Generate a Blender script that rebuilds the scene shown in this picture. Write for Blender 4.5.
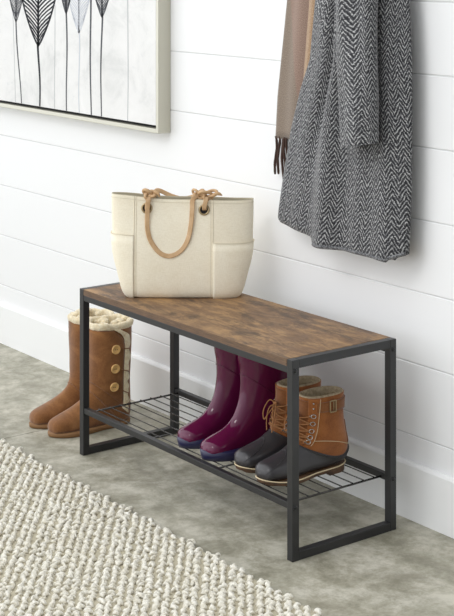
import bpy, bmesh, math, random
import numpy as np
from mathutils import Vector, Matrix
random.seed(7); np.random.seed(7)
for o in list(bpy.data.objects): bpy.data.objects.remove(o)
S = bpy.context.scene
COL = S.collection
R = math.radians
PI = math.pi

# ------------------------------------------------------------------ camera
cam_d = bpy.data.cameras.new('camera'); cam = bpy.data.objects.new('camera', cam_d); COL.objects.link(cam)
cam.location = (3.5509, -2.1767, 1.3925)
cam.rotation_euler = (R(90), 0, 0.9225)
cam_d.sensor_fit = 'AUTO'; cam_d.sensor_width = 36.0
cam_d.lens = 1494.14 * 36 / 616
cam_d.shift_x = 0.0
cam_d.shift_y = -(308 + 47.92) / 616
cam_d.clip_start = 0.05; cam_d.clip_end = 60
S.camera = cam

# ------------------------------------------------------------------ light
world = bpy.data.worlds.new('world'); S.world = world; world.use_nodes = True
bg = world.node_tree.nodes['Background']
bg.inputs[0].default_value = (0.935, 0.965, 1.0, 1); bg.inputs[1].default_value = 0.93
# daylight from the left; world brightness made dimmer rightwards to shade right-facing sides
_n, _l = world.node_tree.nodes, world.node_tree.links
_tc = _n.new('ShaderNodeTexCoord'); _dp = _n.new('ShaderNodeVectorMath'); _dp.operation = 'DOT_PRODUCT'
_dp.inputs[1].default_value = Vector((-0.80, -0.55, 0.22)).normalized()
_mr = _n.new('ShaderNodeMapRange'); _mr.interpolation_type = 'SMOOTHSTEP'
_mr.inputs['From Min'].default_value = -0.6; _mr.inputs['From Max'].default_value = 0.9
_mr.inputs['To Min'].default_value = 0.42; _mr.inputs['To Max'].default_value = 1.86
_l.new(_tc.outputs['Generated'], _dp.inputs[0]); _l.new(_dp.outputs['Value'], _mr.inputs['Value']); _l.new(_mr.outputs[0], bg.inputs[1])

def area(name, loc, target, sx, sy, power, col=(1, 1, 1)):
    d = bpy.data.lights.new(name, 'AREA'); d.shape = 'RECTANGLE'; d.size = sx; d.size_y = sy
    d.energy = power; d.color = col
    o = bpy.data.objects.new(name, d); COL.objects.link(o); o.location = loc
    v = Vector(target) - Vector(loc)
    o.rotation_euler = v.to_track_quat('-Z', 'Y').to_euler()
    return o
area('window_light', (-2.6, -4.4, 2.7), (0.2, 0.3, 0.5), 4.6, 3.2, 26, (1.0, 0.985, 0.96))
area('added_highlight_light', (0.6, -2.2, 2.9), (0.5, 0.2, 0.2), 1.1, 0.5, 15, (1.0, 0.99, 0.97))  # unseen lamp added to give crisp highlights on the glossy rubber
S.view_settings.view_transform = 'Standard'
S.view_settings.look = 'None'
S.view_settings.gamma = 1.0
S.view_settings.use_curve_mapping = False
S.view_settings.exposure = 0.0

# ------------------------------------------------------------------ materials
def srgb(r, g, b):
    f = lambda c: (c / 255) / 12.92 if c / 255 <= 0.04045 else (((c / 255) + 0.055) / 1.055) ** 2.4
    return (f(r), f(g), f(b), 1)

class Mat:
    def __init__(s, name, col=(0.8, 0.8, 0.8, 1), rough=0.5, metal=0.0, spec=0.5, sheen=0, coat=0, coat_r=0.1):
        s.m = bpy.data.materials.new(name); s.m.use_nodes = True
        s.nt = s.m.node_tree; s.n = s.nt.nodes; s.l = s.nt.links
        s.b = s.n['Principled BSDF']
        s.b.inputs['Base Color'].default_value = col
        s.b.inputs['Roughness'].default_value = rough
        s.b.inputs['Metallic'].default_value = metal
        s.b.inputs['Specular IOR Level'].default_value = spec
        s.b.inputs['Sheen Weight'].default_value = sheen
        s.b.inputs['Coat Weight'].default_value = coat
        s.b.inputs['Coat Roughness'].default_value = coat_r
    def coord(s, kind='Object', scale=(1, 1, 1), rot=(0, 0, 0), loc=(0, 0, 0)):
        t = s.n.new('ShaderNodeTexCoord'); mp = s.n.new('ShaderNodeMapping')
        mp.inputs['Scale'].default_value = scale; mp.inputs['Rotation'].default_value = rot
        mp.inputs['Location'].default_value = loc
        s.l.new(t.outputs[kind], mp.inputs[0]); return mp.outputs[0]
    def noise(s, vec, scale, detail=4, rough=0.55, dist=0.0):
        n = s.n.new('ShaderNodeTexNoise'); n.inputs['Scale'].default_value = scale
        n.inputs['Detail'].default_value = detail; n.inputs['Roughness'].default_value = rough
        n.inputs['Distortion'].default_value = dist
        s.l.new(vec, n.inputs['Vector']); return n.outputs[0]
    def ramp(s, fac, stops, interp='LINEAR'):
        r = s.n.new('ShaderNodeValToRGB'); e = r.color_ramp; e.interpolation = interp
        while len(e.elements) < len(stops): e.elements.new(0.5)
        for el, (p, c) in zip(e.elements, stops): el.position = p; el.color = c
        s.l.new(fac, r.inputs[0]); return r.outputs[0]
    def mix(s, fac, a, b, mode='MIX'):
        m = s.n.new('ShaderNodeMix'); m.data_type = 'RGBA'; m.blend_type = mode
        for sock, v in ((m.inputs[0], fac), (m.inputs[6], a), (m.inputs[7], b)):
            if isinstance(v, (int, float)): sock.default_value = v
            elif isinstance(v, tuple): sock.default_value = v
            else: s.l.new(v, sock)
        return m.outputs[2]
    def math(s, op, a, b=0.0, c=0.0):
        m = s.n.new('ShaderNodeMath'); m.operation = op
        for sock, v in zip(m.inputs, (a, b, c)):
            if isinstance(v, (int, float)): sock.default_value = v
            else: s.l.new(v, sock)
        return m.outputs[0]
    def color(s, out): s.l.new(out, s.b.inputs['Base Color'])
    def roughness(s, out): s.l.new(out, s.b.inputs['Roughness'])
    def bump(s, h, strength=0.3, dist=0.002):
        b = s.n.new('ShaderNodeBump'); b.inputs['Strength'].default_value = strength
        b.inputs['Distance'].default_value = dist
        s.l.new(h, b.inputs['Height']); s.l.new(b.outputs[0], s.b.inputs['Normal'])

M = {}
def gray(v): return (v, v, v, 1)

m = Mat('white_paint', srgb(237, 237, 237), 0.45, spec=0.4)
v = m.coord(scale=(1, 1, 1)); m.bump(m.noise(v, 60, 3), 0.05, 0.001); M['wall'] = m.m
m = Mat('baseboard_paint', srgb(241, 241, 240), 0.38, spec=0.4); M['base'] = m.m
m = Mat('groove_paint', srgb(216, 216, 216), 0.6); M['groove'] = m.m

# concrete
m = Mat('concrete', rough=0.5, spec=0.4)
v = m.coord()
n1 = m.noise(v, 2.6, 8, 0.66, 0.1); n2 = m.noise(v, 10, 10, 0.76, 0.15); n3 = m.noise(v, 60, 4, 0.6)
c1 = m.ramp(n1, [(0.30, srgb(140, 136, 119)), (0.45, srgb(160, 156, 140)), (0.58, srgb(178, 173, 156)), (0.72, srgb(194, 188, 170))])
c2 = m.ramp(n2, [(0.39, srgb(116, 113, 94)), (0.50, srgb(165, 161, 144)), (0.61, srgb(208, 204, 190))])
c = m.mix(0.6, c1, c2)
blot = m.ramp(m.noise(m.coord(loc=(3.1, 1.7, 0)), 5.5, 10, 0.76, 0.2), [(0.52, gray(0)), (0.66, gray(1))])
c = m.mix(m.math('MULTIPLY', blot, 0.55), c, srgb(126, 121, 104))
sp = m.ramp(n3, [(0.62, gray(0)), (0.75, gray(1))])
c = m.mix(m.math('MULTIPLY', sp, 0.12), c, srgb(112, 104, 88))
m.color(c); m.roughness(m.ramp(n2, [(0.3, gray(0.42)), (0.7, gray(0.6))])); m.bump(n2, 0.12, 0.003); M['concrete'] = m.m
m = Mat('joint_filler', srgb(110, 108, 98), 0.8); M['joint'] = m.m

# rustic wood
m = Mat('rustic_wood', rough=0.5, spec=0.35)
v = m.coord(scale=(2.4, 6.5, 6.5)); g = m.noise(v, 3.6, 10, 0.74, 0.25)
vf = m.coord(scale=(3, 70, 70)); gf = m.noise(vf, 5.0, 5, 0.6, 0.3)
vp = m.coord(scale=(2.2, 5.5, 5), rot=(0, 0, R(12)), loc=(0.9, 0.35, 0)); pn = m.noise(vp, 3.2, 10, 0.74, 0.3)
c = m.ramp(g, [(0.30, srgb(78, 58, 44)), (0.43, srgb(118, 88, 62)), (0.52, srgb(146, 113, 78)), (0.60, srgb(180, 142, 96)), (0.74, srgb(154, 112, 72))])
fine = m.ramp(gf, [(0.35, srgb(96, 76, 60)), (0.6, srgb(150, 122, 92))])
c = m.mix(0.28, c, fine)
dark = m.ramp(pn, [(0.50, gray(0)), (0.62, gray(1))])
c = m.mix(m.math('MULTIPLY', dark, 0.78), c, srgb(66, 54, 47))
m.color(c); m.roughness(m.ramp(gf, [(0.3, gray(0.42)), (0.7, gray(0.62))])); m.bump(gf, 0.12, 0.001); M['wood'] = m.m

m = Mat('shaded_wood_edge', rough=0.55); v = m.coord(scale=(6, 60, 200)); m.color(m.ramp(m.noise(v, 4, 4), [(0.35, srgb(78, 60, 46)), (0.65, srgb(116, 88, 64))])); M['wood_edge'] = m.m  # board brown darkened to carry the shade of the edge
m = Mat('black_powder_metal', srgb(39, 39, 40), 0.40, spec=0.5); v = m.coord(); m.bump(m.noise(v, 500, 2), 0.08, 0.0004); M['metal'] = m.m
m = Mat('black_bolt', srgb(34, 34, 34), 0.35, 0.3); M['bolt'] = m.m
m = Mat('black_wire', srgb(70, 68, 66), 0.22, 0.7, spec=0.7); M['wire'] = m.m
m = Mat('champagne_metal', srgb(198, 195, 181), 0.36, 0.55); M['frame'] = m.m
m = Mat('shadow_gap', srgb(26, 26, 28), 0.8); M['gap'] = m.m
# canvas print
m = Mat('print_paper', rough=0.7)
v = m.coord(); n = m.noise(v, 7, 8, 0.7, 0.5)
c = m.ramp(n, [(0.3, srgb(205, 205, 203)), (0.5, srgb(224, 223, 221)), (0.75, srgb(232, 231, 229))])
n4 = m.ramp(m.noise(m.coord(scale=(1, 1, 1), loc=(2, 0, 0)), 28, 6, 0.75), [(0.60, gray(0)), (0.72, gray(1))])
c = m.mix(m.math('MULTIPLY', n4, 0.42), c, srgb(190, 193, 196)); m.color(c); M['print'] = m.m
for nm, cc in (('ink_dark', srgb(58, 59, 63)), ('ink_mid', srgb(92, 93, 97)), ('ink_pale', srgb(199, 202, 208)), ('ink_faint', srgb(188, 189, 190))):
    M[nm] = Mat(nm, cc, 0.9, spec=0.1).m

# rug wool
m = Mat('cream_wool', rough=0.95, sheen=0.3, spec=0.15)
v = m.coord(); n = m.noise(v, 150, 4, 0.7, 0.6); nb = m.noise(v, 26, 4, 0.6)
c = m.ramp(n, [(0.30, srgb(196, 189, 168)), (0.48, srgb(234, 229, 214)), (0.66, srgb(250, 247, 238))])
c = m.mix(0.35, c, m.ramp(nb, [(0.35, srgb(216, 209, 190)), (0.65, srgb(250, 247, 238))]))
m.color(c); m.bump(n, 0.8, 0.004); M['wool'] = m.m
M['rug_back'] = Mat('rug_backing', srgb(186, 178, 156), 0.95).m

# linen bag
m = Mat('linen', rough=0.9, sheen=0.15, spec=0.2)
v = m.coord(scale=(1, 1, 1)); wv = m.coord(scale=(300, 300, 900)); n = m.noise(v, 16, 5, 0.6)
nx = m.noise(m.coord(scale=(900, 900, 90)), 1.0, 2); nz = m.noise(m.coord(scale=(90, 90, 900)), 1.0, 2)
wv = m.math('ADD', nx, nz)
c = m.ramp(n, [(0.3, srgb(244, 233, 207)), (0.7, srgb(252, 244, 222))])
c = m.mix(0.3, c, m.ramp(m.math('MULTIPLY', wv, 0.5), [(0.35, srgb(206, 195, 172)), (0.6, srgb(246, 240, 226))]))
m.color(c); m.bump(wv, 0.35, 0.0008); M['linen'] = m.m
M['stitch'] = Mat('bag_seam_thread', srgb(222, 211, 188), 0.9).m
m = Mat('bag_lining', srgb(186, 176, 152), 0.95); M['lining'] = m.m
m = Mat('natural_leather', srgb(215, 180, 142), 0.5, spec=0.4)
v = m.coord(); c = m.ramp(m.noise(v, 40, 4), [(0.3, srgb(186, 149, 107)), (0.7, srgb(212, 178, 138))]); m.color(c); M['strap'] = m.m
m = Mat('strap_edge', srgb(146, 106, 76), 0.6); M['strap_edge'] = m.m
M['steel'] = Mat('polished_steel', srgb(188, 186, 180), 0.25, 1.0).m
M['brass'] = Mat('antique_brass', srgb(178, 158, 122), 0.32, 1.0).m
M['hole'] = Mat('dark_inside', srgb(30, 27, 25), 0.9).m

def suede(name, d, mid, l, bumpy=0.25):
    m = Mat(name, rough=0.92, sheen=0.35, spec=0.15)
    v = m.coord(); a = m.noise(v, 14, 5, 0.6, 0.6); b = m.noise(v, 220, 3, 0.7)
    c = m.ramp(a, [(0.3, d), (0.5, mid), (0.72, l)])
    c = m.mix(0.22, c, m.ramp(b, [(0.3, d), (0.7, l)]))
    m.color(c); m.bump(b, bumpy, 0.0012); return m.m
M['tan'] = suede('tan_suede', srgb(98, 62, 33), srgb(128, 84, 48), srgb(158, 110, 66))
M['duck_leather'] = suede('brown_boot_leather', srgb(116, 66, 31), srgb(148, 89, 44), srgb(172, 110, 62), 0.4)
M['duck_trim'] = suede('light_brown_trim', srgb(98, 58, 30), srgb(126, 77, 41), srgb(152, 100, 58))
m = Mat('sheepskin_fleece', rough=0.95, sheen=0.4, spec=0.1)
v = m.coord(); n = m.noise(v, 110, 5, 0.7, 0.8); m.color(m.ramp(n, [(0.3, srgb(222, 200, 158)), (0.55, srgb(246, 232, 200)), (0.75, srgb(252, 245, 224))]))
m.bump(n, 0.9, 0.006); M['fleece'] = m.m
m = Mat('tan_rubber_sole', srgb(138, 101, 64), 0.7); v = m.coord(); m.bump(m.noise(v, 200, 2), 0.2, 0.001); M['tan_sole'] = m.m
M['button'] = Mat('wooden_button', srgb(222, 178, 112), 0.45).m
M['button_hole'] = Mat('button_hole_dark', srgb(80, 50, 26), 0.8).m
M['burgundy'] = Mat('burgundy_rubber', srgb(90, 18, 58), 0.09, spec=0.42, coat=0.0, coat_r=0.04).m
M['navy'] = Mat('navy_rubber', srgb(32, 31, 68), 0.4, coat=0.2).m
m = Mat('grey_rubber', srgb(54, 52, 54), 0.30, spec=0.45); v = m.coord(); m.bump(m.noise(v, 300, 2), 0.1, 0.0006); M['grey_rubber'] = m.m
m = Mat('gum_sole', srgb(122, 86, 56), 0.65); v = m.coord(); m.color(m.ramp(m.noise(v, 40, 3), [(0.3, srgb(62, 46, 34)), (0.7, srgb(112, 80, 54))])); M['gum'] = m.m
M['welt'] = Mat('cream_welt', srgb(214, 196, 160), 0.7).m
m = Mat('felt_lining', rough=0.95); v = m.coord(); n = m.noise(v, 120, 4); m.color(m.ramp(n, [(0.3, srgb(150, 134, 108)), (0.7, srgb(196, 180, 150))])); M['felt'] = m.m
M['lace'] = Mat('tan_lace', srgb(150, 102, 60), 0.8).m

# coat herringbone, UV in metres
def herring():
    m = Mat('herringbone_wool', rough=0.95, sheen=0.25, spec=0.1)
    t = m.n.new('ShaderNodeTexCoord'); sp = m.n.new('ShaderNodeSeparateXYZ')
    uvn = m.n.new('ShaderNodeMapping'); m.l.new(t.outputs['UV'], uvn.inputs[0])
    # wobble
    nz = m.n.new('ShaderNodeTexNoise'); nz.inputs['Scale'].default_value = 45; nz.inputs['Detail'].default_value = 3
    m.l.new(uvn.outputs[0], nz.inputs['Vector'])
    vs = m.n.new('ShaderNodeVectorMath'); vs.operation = 'SCALE'; vs.inputs['Scale'].default_value = 0.011
    sub = m.n.new('ShaderNodeVectorMath'); sub.operation = 'SUBTRACT'; sub.inputs[1].default_value = (0.5, 0.5, 0.5)
    m.l.new(nz.outputs[1], sub.inputs[0]); m.l.new(sub.outputs[0], vs.inputs[0])
    ad = m.n.new('ShaderNodeVectorMath'); m.l.new(uvn.outputs[0], ad.inputs[0]); m.l.new(vs.outputs[0], ad.inputs[1])
    m.l.new(ad.outputs[0], sp.inputs[0])
    u, v = sp.outputs[0], sp.outputs[1]
    tri = m.math('PINGPONG', u, 0.0185)
    s = m.math('ADD', v, m.math('MULTIPLY', tri, 1.45))
    fr = m.math('FRACT', m.math('MULTIPLY', s, 76.0))
    st = m.math('ABSOLUTE', m.math('SUBTRACT', fr, 0.5))          # 0..0.5
    n1 = m.n.new('ShaderNodeTexNoise'); n1.inputs['Scale'].default_value = 330; n1.inputs['Detail'].default_value = 3
    m.l.new(uvn.outputs[0], n1.inputs['Vector'])
    n2 = m.n.new('ShaderNodeTexNoise'); n2.inputs['Scale'].default_value = 110; n2.inputs['Detail'].default_value = 2
    m.l.new(uvn.outputs[0], n2.inputs['Vector'])
    f = m.math('ADD', m.math('MULTIPLY', m.math('POWER', m.math('MULTIPLY', st, 2.0), 1.5), 1.05), m.math('MULTIPLY', m.math('SUBTRACT', n1.outputs[0], 0.5), 2.6))
    f = m.math('ADD', f, m.math('MULTIPLY', m.math('SUBTRACT', n2.outputs[0], 0.5), 1.3))
    c = m.ramp(f, [(0.0, srgb(40, 40, 43)), (0.42, srgb(76, 76, 79)), (0.72, srgb(116, 116, 118)), (1.0, srgb(186, 186, 185))])
    m.color(c); m.bump(f, 0.5, 0.0015); return m.m
M['herring'] = herring()
# scarf : UV based colour fields
m = Mat('plaid_scarf_wool', rough=0.95, sheen=0.3, spec=0.1)
t = m.n.new('ShaderNodeTexCoord'); sp = m.n.new('ShaderNodeSeparateXYZ'); m.l.new(t.outputs['UV'], sp.inputs[0])
n = m.n.new('ShaderNodeTexNoise'); n.inputs['Scale'].default_value = 420; n.inputs['Detail'].default_value = 3; m.l.new(t.outputs['UV'], n.inputs['Vector'])
k = m.math('ADD', sp.outputs[0], m.math('MULTIPLY', m.math('SUBTRACT', sp.outputs[1], 1.267), 0.36))
base = m.ramp(k, [(0.0, srgb(112, 96, 82)), (0.020, srgb(118, 100, 86)), (0.024, srgb(134, 100, 87)), (0.2, srgb(136, 104, 90))])
c = m.mix(0.45, base, m.ramp(n.outputs[0], [(0.3, srgb(74, 58, 48)), (0.7, srgb(196, 182, 166))]), 'MIX')
m.color(c); m.bump(n.outputs[0], 0.4, 0.001); M['scarf'] = m.m
M['fringe'] = Mat('dark_fringe_yarn', srgb(74, 58, 52), 0.95, spec=0.1).m
m = Mat('tan_scarf_wool', rough=0.95, sheen=0.3, spec=0.1); v = m.coord(); m.color(m.ramp(m.noise(v, 260, 3), [(0.3, srgb(134, 106, 80)), (0.7, srgb(180, 152, 122))])); M['scarf_tan'] = m.m
m = Mat('dark_grey_wool', rough=0.95, sheen=0.2, spec=0.1); v = m.coord(); m.color(m.ramp(m.noise(v, 260, 3), [(0.35, srgb(50, 50, 53)), (0.7, srgb(150, 150, 151))])); M['hem_wool'] = m.m
m = Mat('rail_wood', srgb(92, 66, 44), 0.5); M['rail'] = m.m

# ------------------------------------------------------------------ mesh helpers
class MB:
    def __init__(s): s.v = []; s.f = []; s.uv = {}
    def add(s, verts, faces, uvs=None):
        b = len(s.v); s.v.extend([tuple(map(float, p)) for p in verts])
        for i, f in enumerate(faces):
            s.f.append(tuple(b + j for j in f))
            if uvs is not None: s.uv[len(s.f) - 1] = uvs[i]
        return s
    def box(s, x0, x1, y0, y1, z0, z1):
        v = [(x0, y0, z0), (x1, y0, z0), (x1, y1, z0), (x0, y1, z0), (x0, y0, z1), (x1, y0, z1), (x1, y1, z1), (x0, y1, z1)]
        return s.add(v, [(0, 3, 2, 1), (4, 5, 6, 7), (0, 1, 5, 4), (1, 2, 6, 5), (2, 3, 7, 6), (3, 0, 4, 7)])
    def loft(s, rings, closed=True, cap0=True, cap1=True, uv=None):
        n = len(rings); k = len(rings[0]); vs = [p for r in rings for p in r]; fs = []; uvs = [] if uv is not None else None
        for i in range(n - 1):
            for j in range(k if closed else k - 1):
                j2 = (j + 1) % k
                fs.append((i * k + j, i * k + j2, (i + 1) * k + j2, (i + 1) * k + j))
                if uv is not None: uvs.append([uv(i, j), uv(i, j + 1), uv(i + 1, j + 1), uv(i + 1, j)])
        if closed and cap0:
            fs.append(tuple(range(k - 1, -1, -1)))
            if uv is not None: uvs.append([(0, 0)] * k)
        if closed and cap1:
            fs.append(tuple((n - 1) * k + j for j in range(k)))
            if uv is not None: uvs.append([(0, 0)] * k)
        return s.add(vs, fs, uvs)
    def tube(s, pts, r, n=8, closed=False):
        P = [Vector(p) for p in pts]; N = len(P); rings = []; prev = None
        rr = r if hasattr(r, '__len__') else [r] * N
        for i in range(N):
            if closed: t = P[(i + 1) % N] - P[i - 1]
            else: t = P[min(i + 1, N - 1)] - P[max(i - 1, 0)]
            t = t.normalized() if t.length > 1e-9 else Vector((0, 0, 1))
            if prev is None:
                a = Vector((0, 0, 1)) if abs(t.z) < 0.9 else Vector((1, 0, 0)); u = t.cross(a).normalized()
            else:
                u = (prev - t * prev.dot(t)).normalized()
            prev = u; w = t.cross(u)
            rings.append([P[i] + (u * math.cos(2 * PI * j / n) + w * math.sin(2 * PI * j / n)) * rr[i] for j in range(n)])
        if closed: rings.append(rings[0]); return s.loft(rings, True, False, False)
        return s.loft(rings)
    def ribbon(s, pts, wdirs, w, t):
        """flat strap following pts; wdirs = width direction at each point"""
        P = [Vector(p) for p in pts]; N = len(P); rings = []
        for i in range(N):
            tg = (P[min(i + 1, N - 1)] - P[max(i - 1, 0)]).normalized()
            wd = Vector(wdirs[i]); wd = (wd - tg * wd.dot(tg)).normalized(); nn = tg.cross(wd)
            a, b = w / 2, t / 2; e = 0.75
            rings.append([P[i] + wd * x * a + nn * y * b for x, y in ((-1, -e * .4), (-e, -1), (e, -1), (1, -e * .4), (1, e * .4), (e, 1), (-e, 1), (-1, e * .4))])
        return s.loft(rings)
    def build(s, name, mat, parent=None, smooth=True, bevel=0, sub=0, recalc=True, xf=None):
        me = bpy.data.meshes.new(name)
        vs = s.v if xf is None else [tuple(xf @ Vector(p)) for p in s.v]
        me.from_pydata(vs, [], s.f)
        if s.uv:
            ul = me.uv_layers.new(name='UVMap')
            for pi, p in enumerate(me.polygons):
                if pi in s.uv:
                    for k, li in enumerate(p.loop_indices): ul.data[li].uv = s.uv[pi][k]
        if recalc:
            bm = bmesh.new(); bm.from_mesh(me); bmesh.ops.recalc_face_normals(bm, faces=bm.faces); bm.to_mesh(me); bm.free()
        me.materials.append(M[mat] if isinstance(mat, str) else mat)
        for p in me.polygons: p.use_smooth = smooth
        o = bpy.data.objects.new(name, me); COL.objects.link(o)
        if parent is not None: o.parent = parent
        if bevel:
            md = o.modifiers.new('bevel', 'BEVEL'); md.width = bevel; md.segments = 2; md.limit_method = 'ANGLE'; md.angle_limit = R(40)
        if sub:
            md = o.modifiers.new('sub', 'SUBSURF'); md.levels = sub; md.render_levels = sub
        return o

def thing(name, label, cat, loc=(0, 0, 0), rz=0, group=None):
    o = bpy.data.objects.new(name, None); COL.objects.link(o); o.location = loc; o.rotation_euler = (0, 0, rz)
    o.empty_display_size = 0.05
    tag(o, label, cat, group); return o
def tag(o, label, cat, group=None):
    o['label'] = label; o['category'] = cat
    if group: o['group'] = group
    return o
def struct(o): o['kind'] = 'structure'; return o

def cr(arr, t):
    """Catmull-Rom over rows of arr, t in 0..1"""
    arr = np.asarray(arr, float); n = len(arr) - 1; x = min(max(t, 0), 1) * n; i = min(int(x), n - 1); f = x - i
    p1, p2 = arr[i], arr[i + 1]; p0 = arr[i - 1] if i > 0 else 2 * p1 - p2; p3 = arr[i + 2] if i + 2 <= n else 2 * p2 - p1
    return 0.5 * ((2 * p1) + (-p0 + p2) * f + (2 * p0 - 5 * p1 + 4 * p2 - p3) * f * f + (-p0 + 3 * p1 - 3 * p2 + p3) * f ** 3)

def toe_close(rings):
    r0 = rings[0]; c = Vector((0, 0, 0))
    for p in r0: c += Vector(p) / len(r0)
    return [[c + (Vector(p) - c) * f + Vector((0, -dy, 0)) for p in r0] for f, dy in ((.15, .0012), (.6, .0008))] + rings

class Surf:
    """closed loft surface: P(t, th); th=0 is the front/top line, +th towards +X*side"""
    def __init__(s, fn): s.fn = fn
    def P(s, t, th, off=0.0):
        p = s.fn(t, th)
        if off: p = p + s.N(t, th) * off
        return p
    def N(s, t, th):
        e = 1e-3; t0 = min(max(t, e), 1 - e)
        a = s.fn(t0 + e, th) - s.fn(t0 - e, th); b = s.fn(t0, th + 0.01) - s.fn(t0, th - 0.01)
        n = b.cross(a)
        c = (s.fn(t0, th) - s.fn(t0, th + PI))
        if n.dot(c) < 0: n = -n
        return n.normalized() if n.length > 1e-12 else Vector((0, 0, 1))
    def rings(s, t0, t1, n, k=36, off=0.0):
        return [[s.P(t0 + (t1 - t0) * i / (n - 1), 2 * PI * j / k, off) for j in range(k)] for i in range(n)]
    def patch(s, mb, f, nu, nv, off, thick, taper=False):
        """f(u,v)->(t,th): slab lying on the surface"""
        top = [[s.P(*f(i / (nu - 1), j / (nv - 1)), off + thick * (min(1, .02 + 2.2 * j / (nv - 1)) if taper else 1)) for j in range(nv)] for i in range(nu)]
        bot = [[s.P(*f(i / (nu - 1), j / (nv - 1)), off) for j in range(nv)] for i in range(nu)]
        vs = [p for r in top for p in r] + [p for r in bot for p in r]; B = nu * nv; fs = []
        for i in range(nu - 1):
            for j in range(nv - 1):
                a = i * nv + j; fs.append((a, a + 1, a + nv + 1, a + nv)); fs.append((B + a, B + a + nv, B + a + nv + 1, B + a + 1))
        rim = [i * nv for i in range(nu)] + [(nu - 1) * nv + j for j in range(1, nv)] + [i * nv + nv - 1 for i in range(nu - 2, -1, -1)] + [j for j in range(nv - 2, 0, -1)]
        for a, b in zip(rim, rim[1:] + rim[:1]): fs.append((a, b, B + b, B + a))
        mb.add(vs, fs)
    def line(s, pts, off): return [s.P(t, th, off) for t, th in pts]

def boot_surf(st, side=1):
    """stations: ty,tz,by,bz,w,k"""
    def fn(t, th):
        ty, tz, by, bz, w, k = cr(st, t)
        c, sn = math.cos(th), math.sin(th)
        bx = (1 - min(1, max(0, (t - .60) / .16))) * min(1, max(0, t - .1) / .35)
        e = 0.86 - .34 * bx * (1 - c) / 2
        cc = math.copysign(abs(c) ** e, c); ss = math.copysign(abs(sn) ** e, sn)
        my, mz = (ty + by) / 2, (tz + bz) / 2; hy, hz = (ty - by) / 2, (tz - bz) / 2
        return Vector((side * w * ss * (1 - k * (c + 1) / 2), my + hy * cc, mz + hz * cc))
    return Surf(fn)

def sole_mesh(L, widths, levels, asym=0.0, side=1, heel_gap=None):
    """outline loft. widths: list of half widths along length (0..1). levels: (z, inset)"""
    k = 26; rings = []
    for z, ins in levels:
        r = []
        up = []
        for i in range(k + 1):
            a = PI * i / k; y = (1 - math.cos(a)) / 2
            w = cr(widths, y)
            endf = math.sqrt(max(0.0, 1 - abs(2 * y - 1) ** 5))
            up.append((y, float(np.ravel(w)[0]) * endf))
        for y, w in up: r.append((side * (max(w - ins, 0.0) + 0) + asym * math.sin(PI * y) * side, ins + y * (L - 2 * ins), z(y) if callable(z) else z))
        for y, w in up[-2:0:-1]: r.append((-side * (max(w - ins, 0.0)) + asym * math.sin(PI * y) * side, ins + y * (L - 2 * ins), z(y) if callable(z) else z))
        rings.append(r)
    return rings

# ------------------------------------------------------------------ setting
# floor: two poured slabs with a control joint, wide enough for other viewpoints
JX = -0.243
mb = MB(); mb.box(-4, JX - 0.0015, -4, 0.44, -0.05, 0); mb.box(JX + 0.0015, 4.5, -4, 0.44, -0.05, 0)
fl = struct(mb.build('floor', 'concrete', smooth=False))
mb = MB(); mb.box(-4, 4.5, -4, 0.44, -0.06, -0.0045)
mb2 = MB(); mb2.box(JX - 0.0016, JX + 0.0016, -4, 0.44, -0.05, -0.004); jt = mb2.build('floor_joint', 'joint', parent=fl, smooth=False)
WY = 0.4086
# shiplap wall
mb = MB(); z0 = 0.2034; P_ = 0.1781
edges = [z0 + k * P_ for k in range(-1, 15)]
g = 0.0017
for a, b in zip(edges[:-1], edges[1:]):
    x0, x1, lo, hi = -4, 4.5, a + g, b - g
    prof = [(WY + .012, lo), (WY + 0.0012, lo), (WY, lo + 0.0012), (WY, hi - 0.0012), (WY + 0.0012, hi), (WY + .012, hi)]
    mb.loft([[(x0, y, z) for y, z in prof], [(x1, y, z) for y, z in prof]])
wl = struct(mb.build('wall_back', 'wall', smooth=False))
mb = MB(); mb.box(-4, 4.5, WY + 0.0022, WY + 0.05, -0.05, edges[-1]); gl = mb.build('groove_backing', 'groove', parent=wl, smooth=False)
mb = MB()
prof = [(WY - .0005, 0.0), (WY - .015, 0.0), (WY - .015, .132), (WY - .0125, .137), (WY - .008, .1396), (WY - .0005, .1396)]
mb.loft([[(-4, y, z) for y, z in prof], [(4.5, y, z) for y, z in prof]])
bb = struct(mb.build('baseboard_back', 'base', smooth=False))

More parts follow.
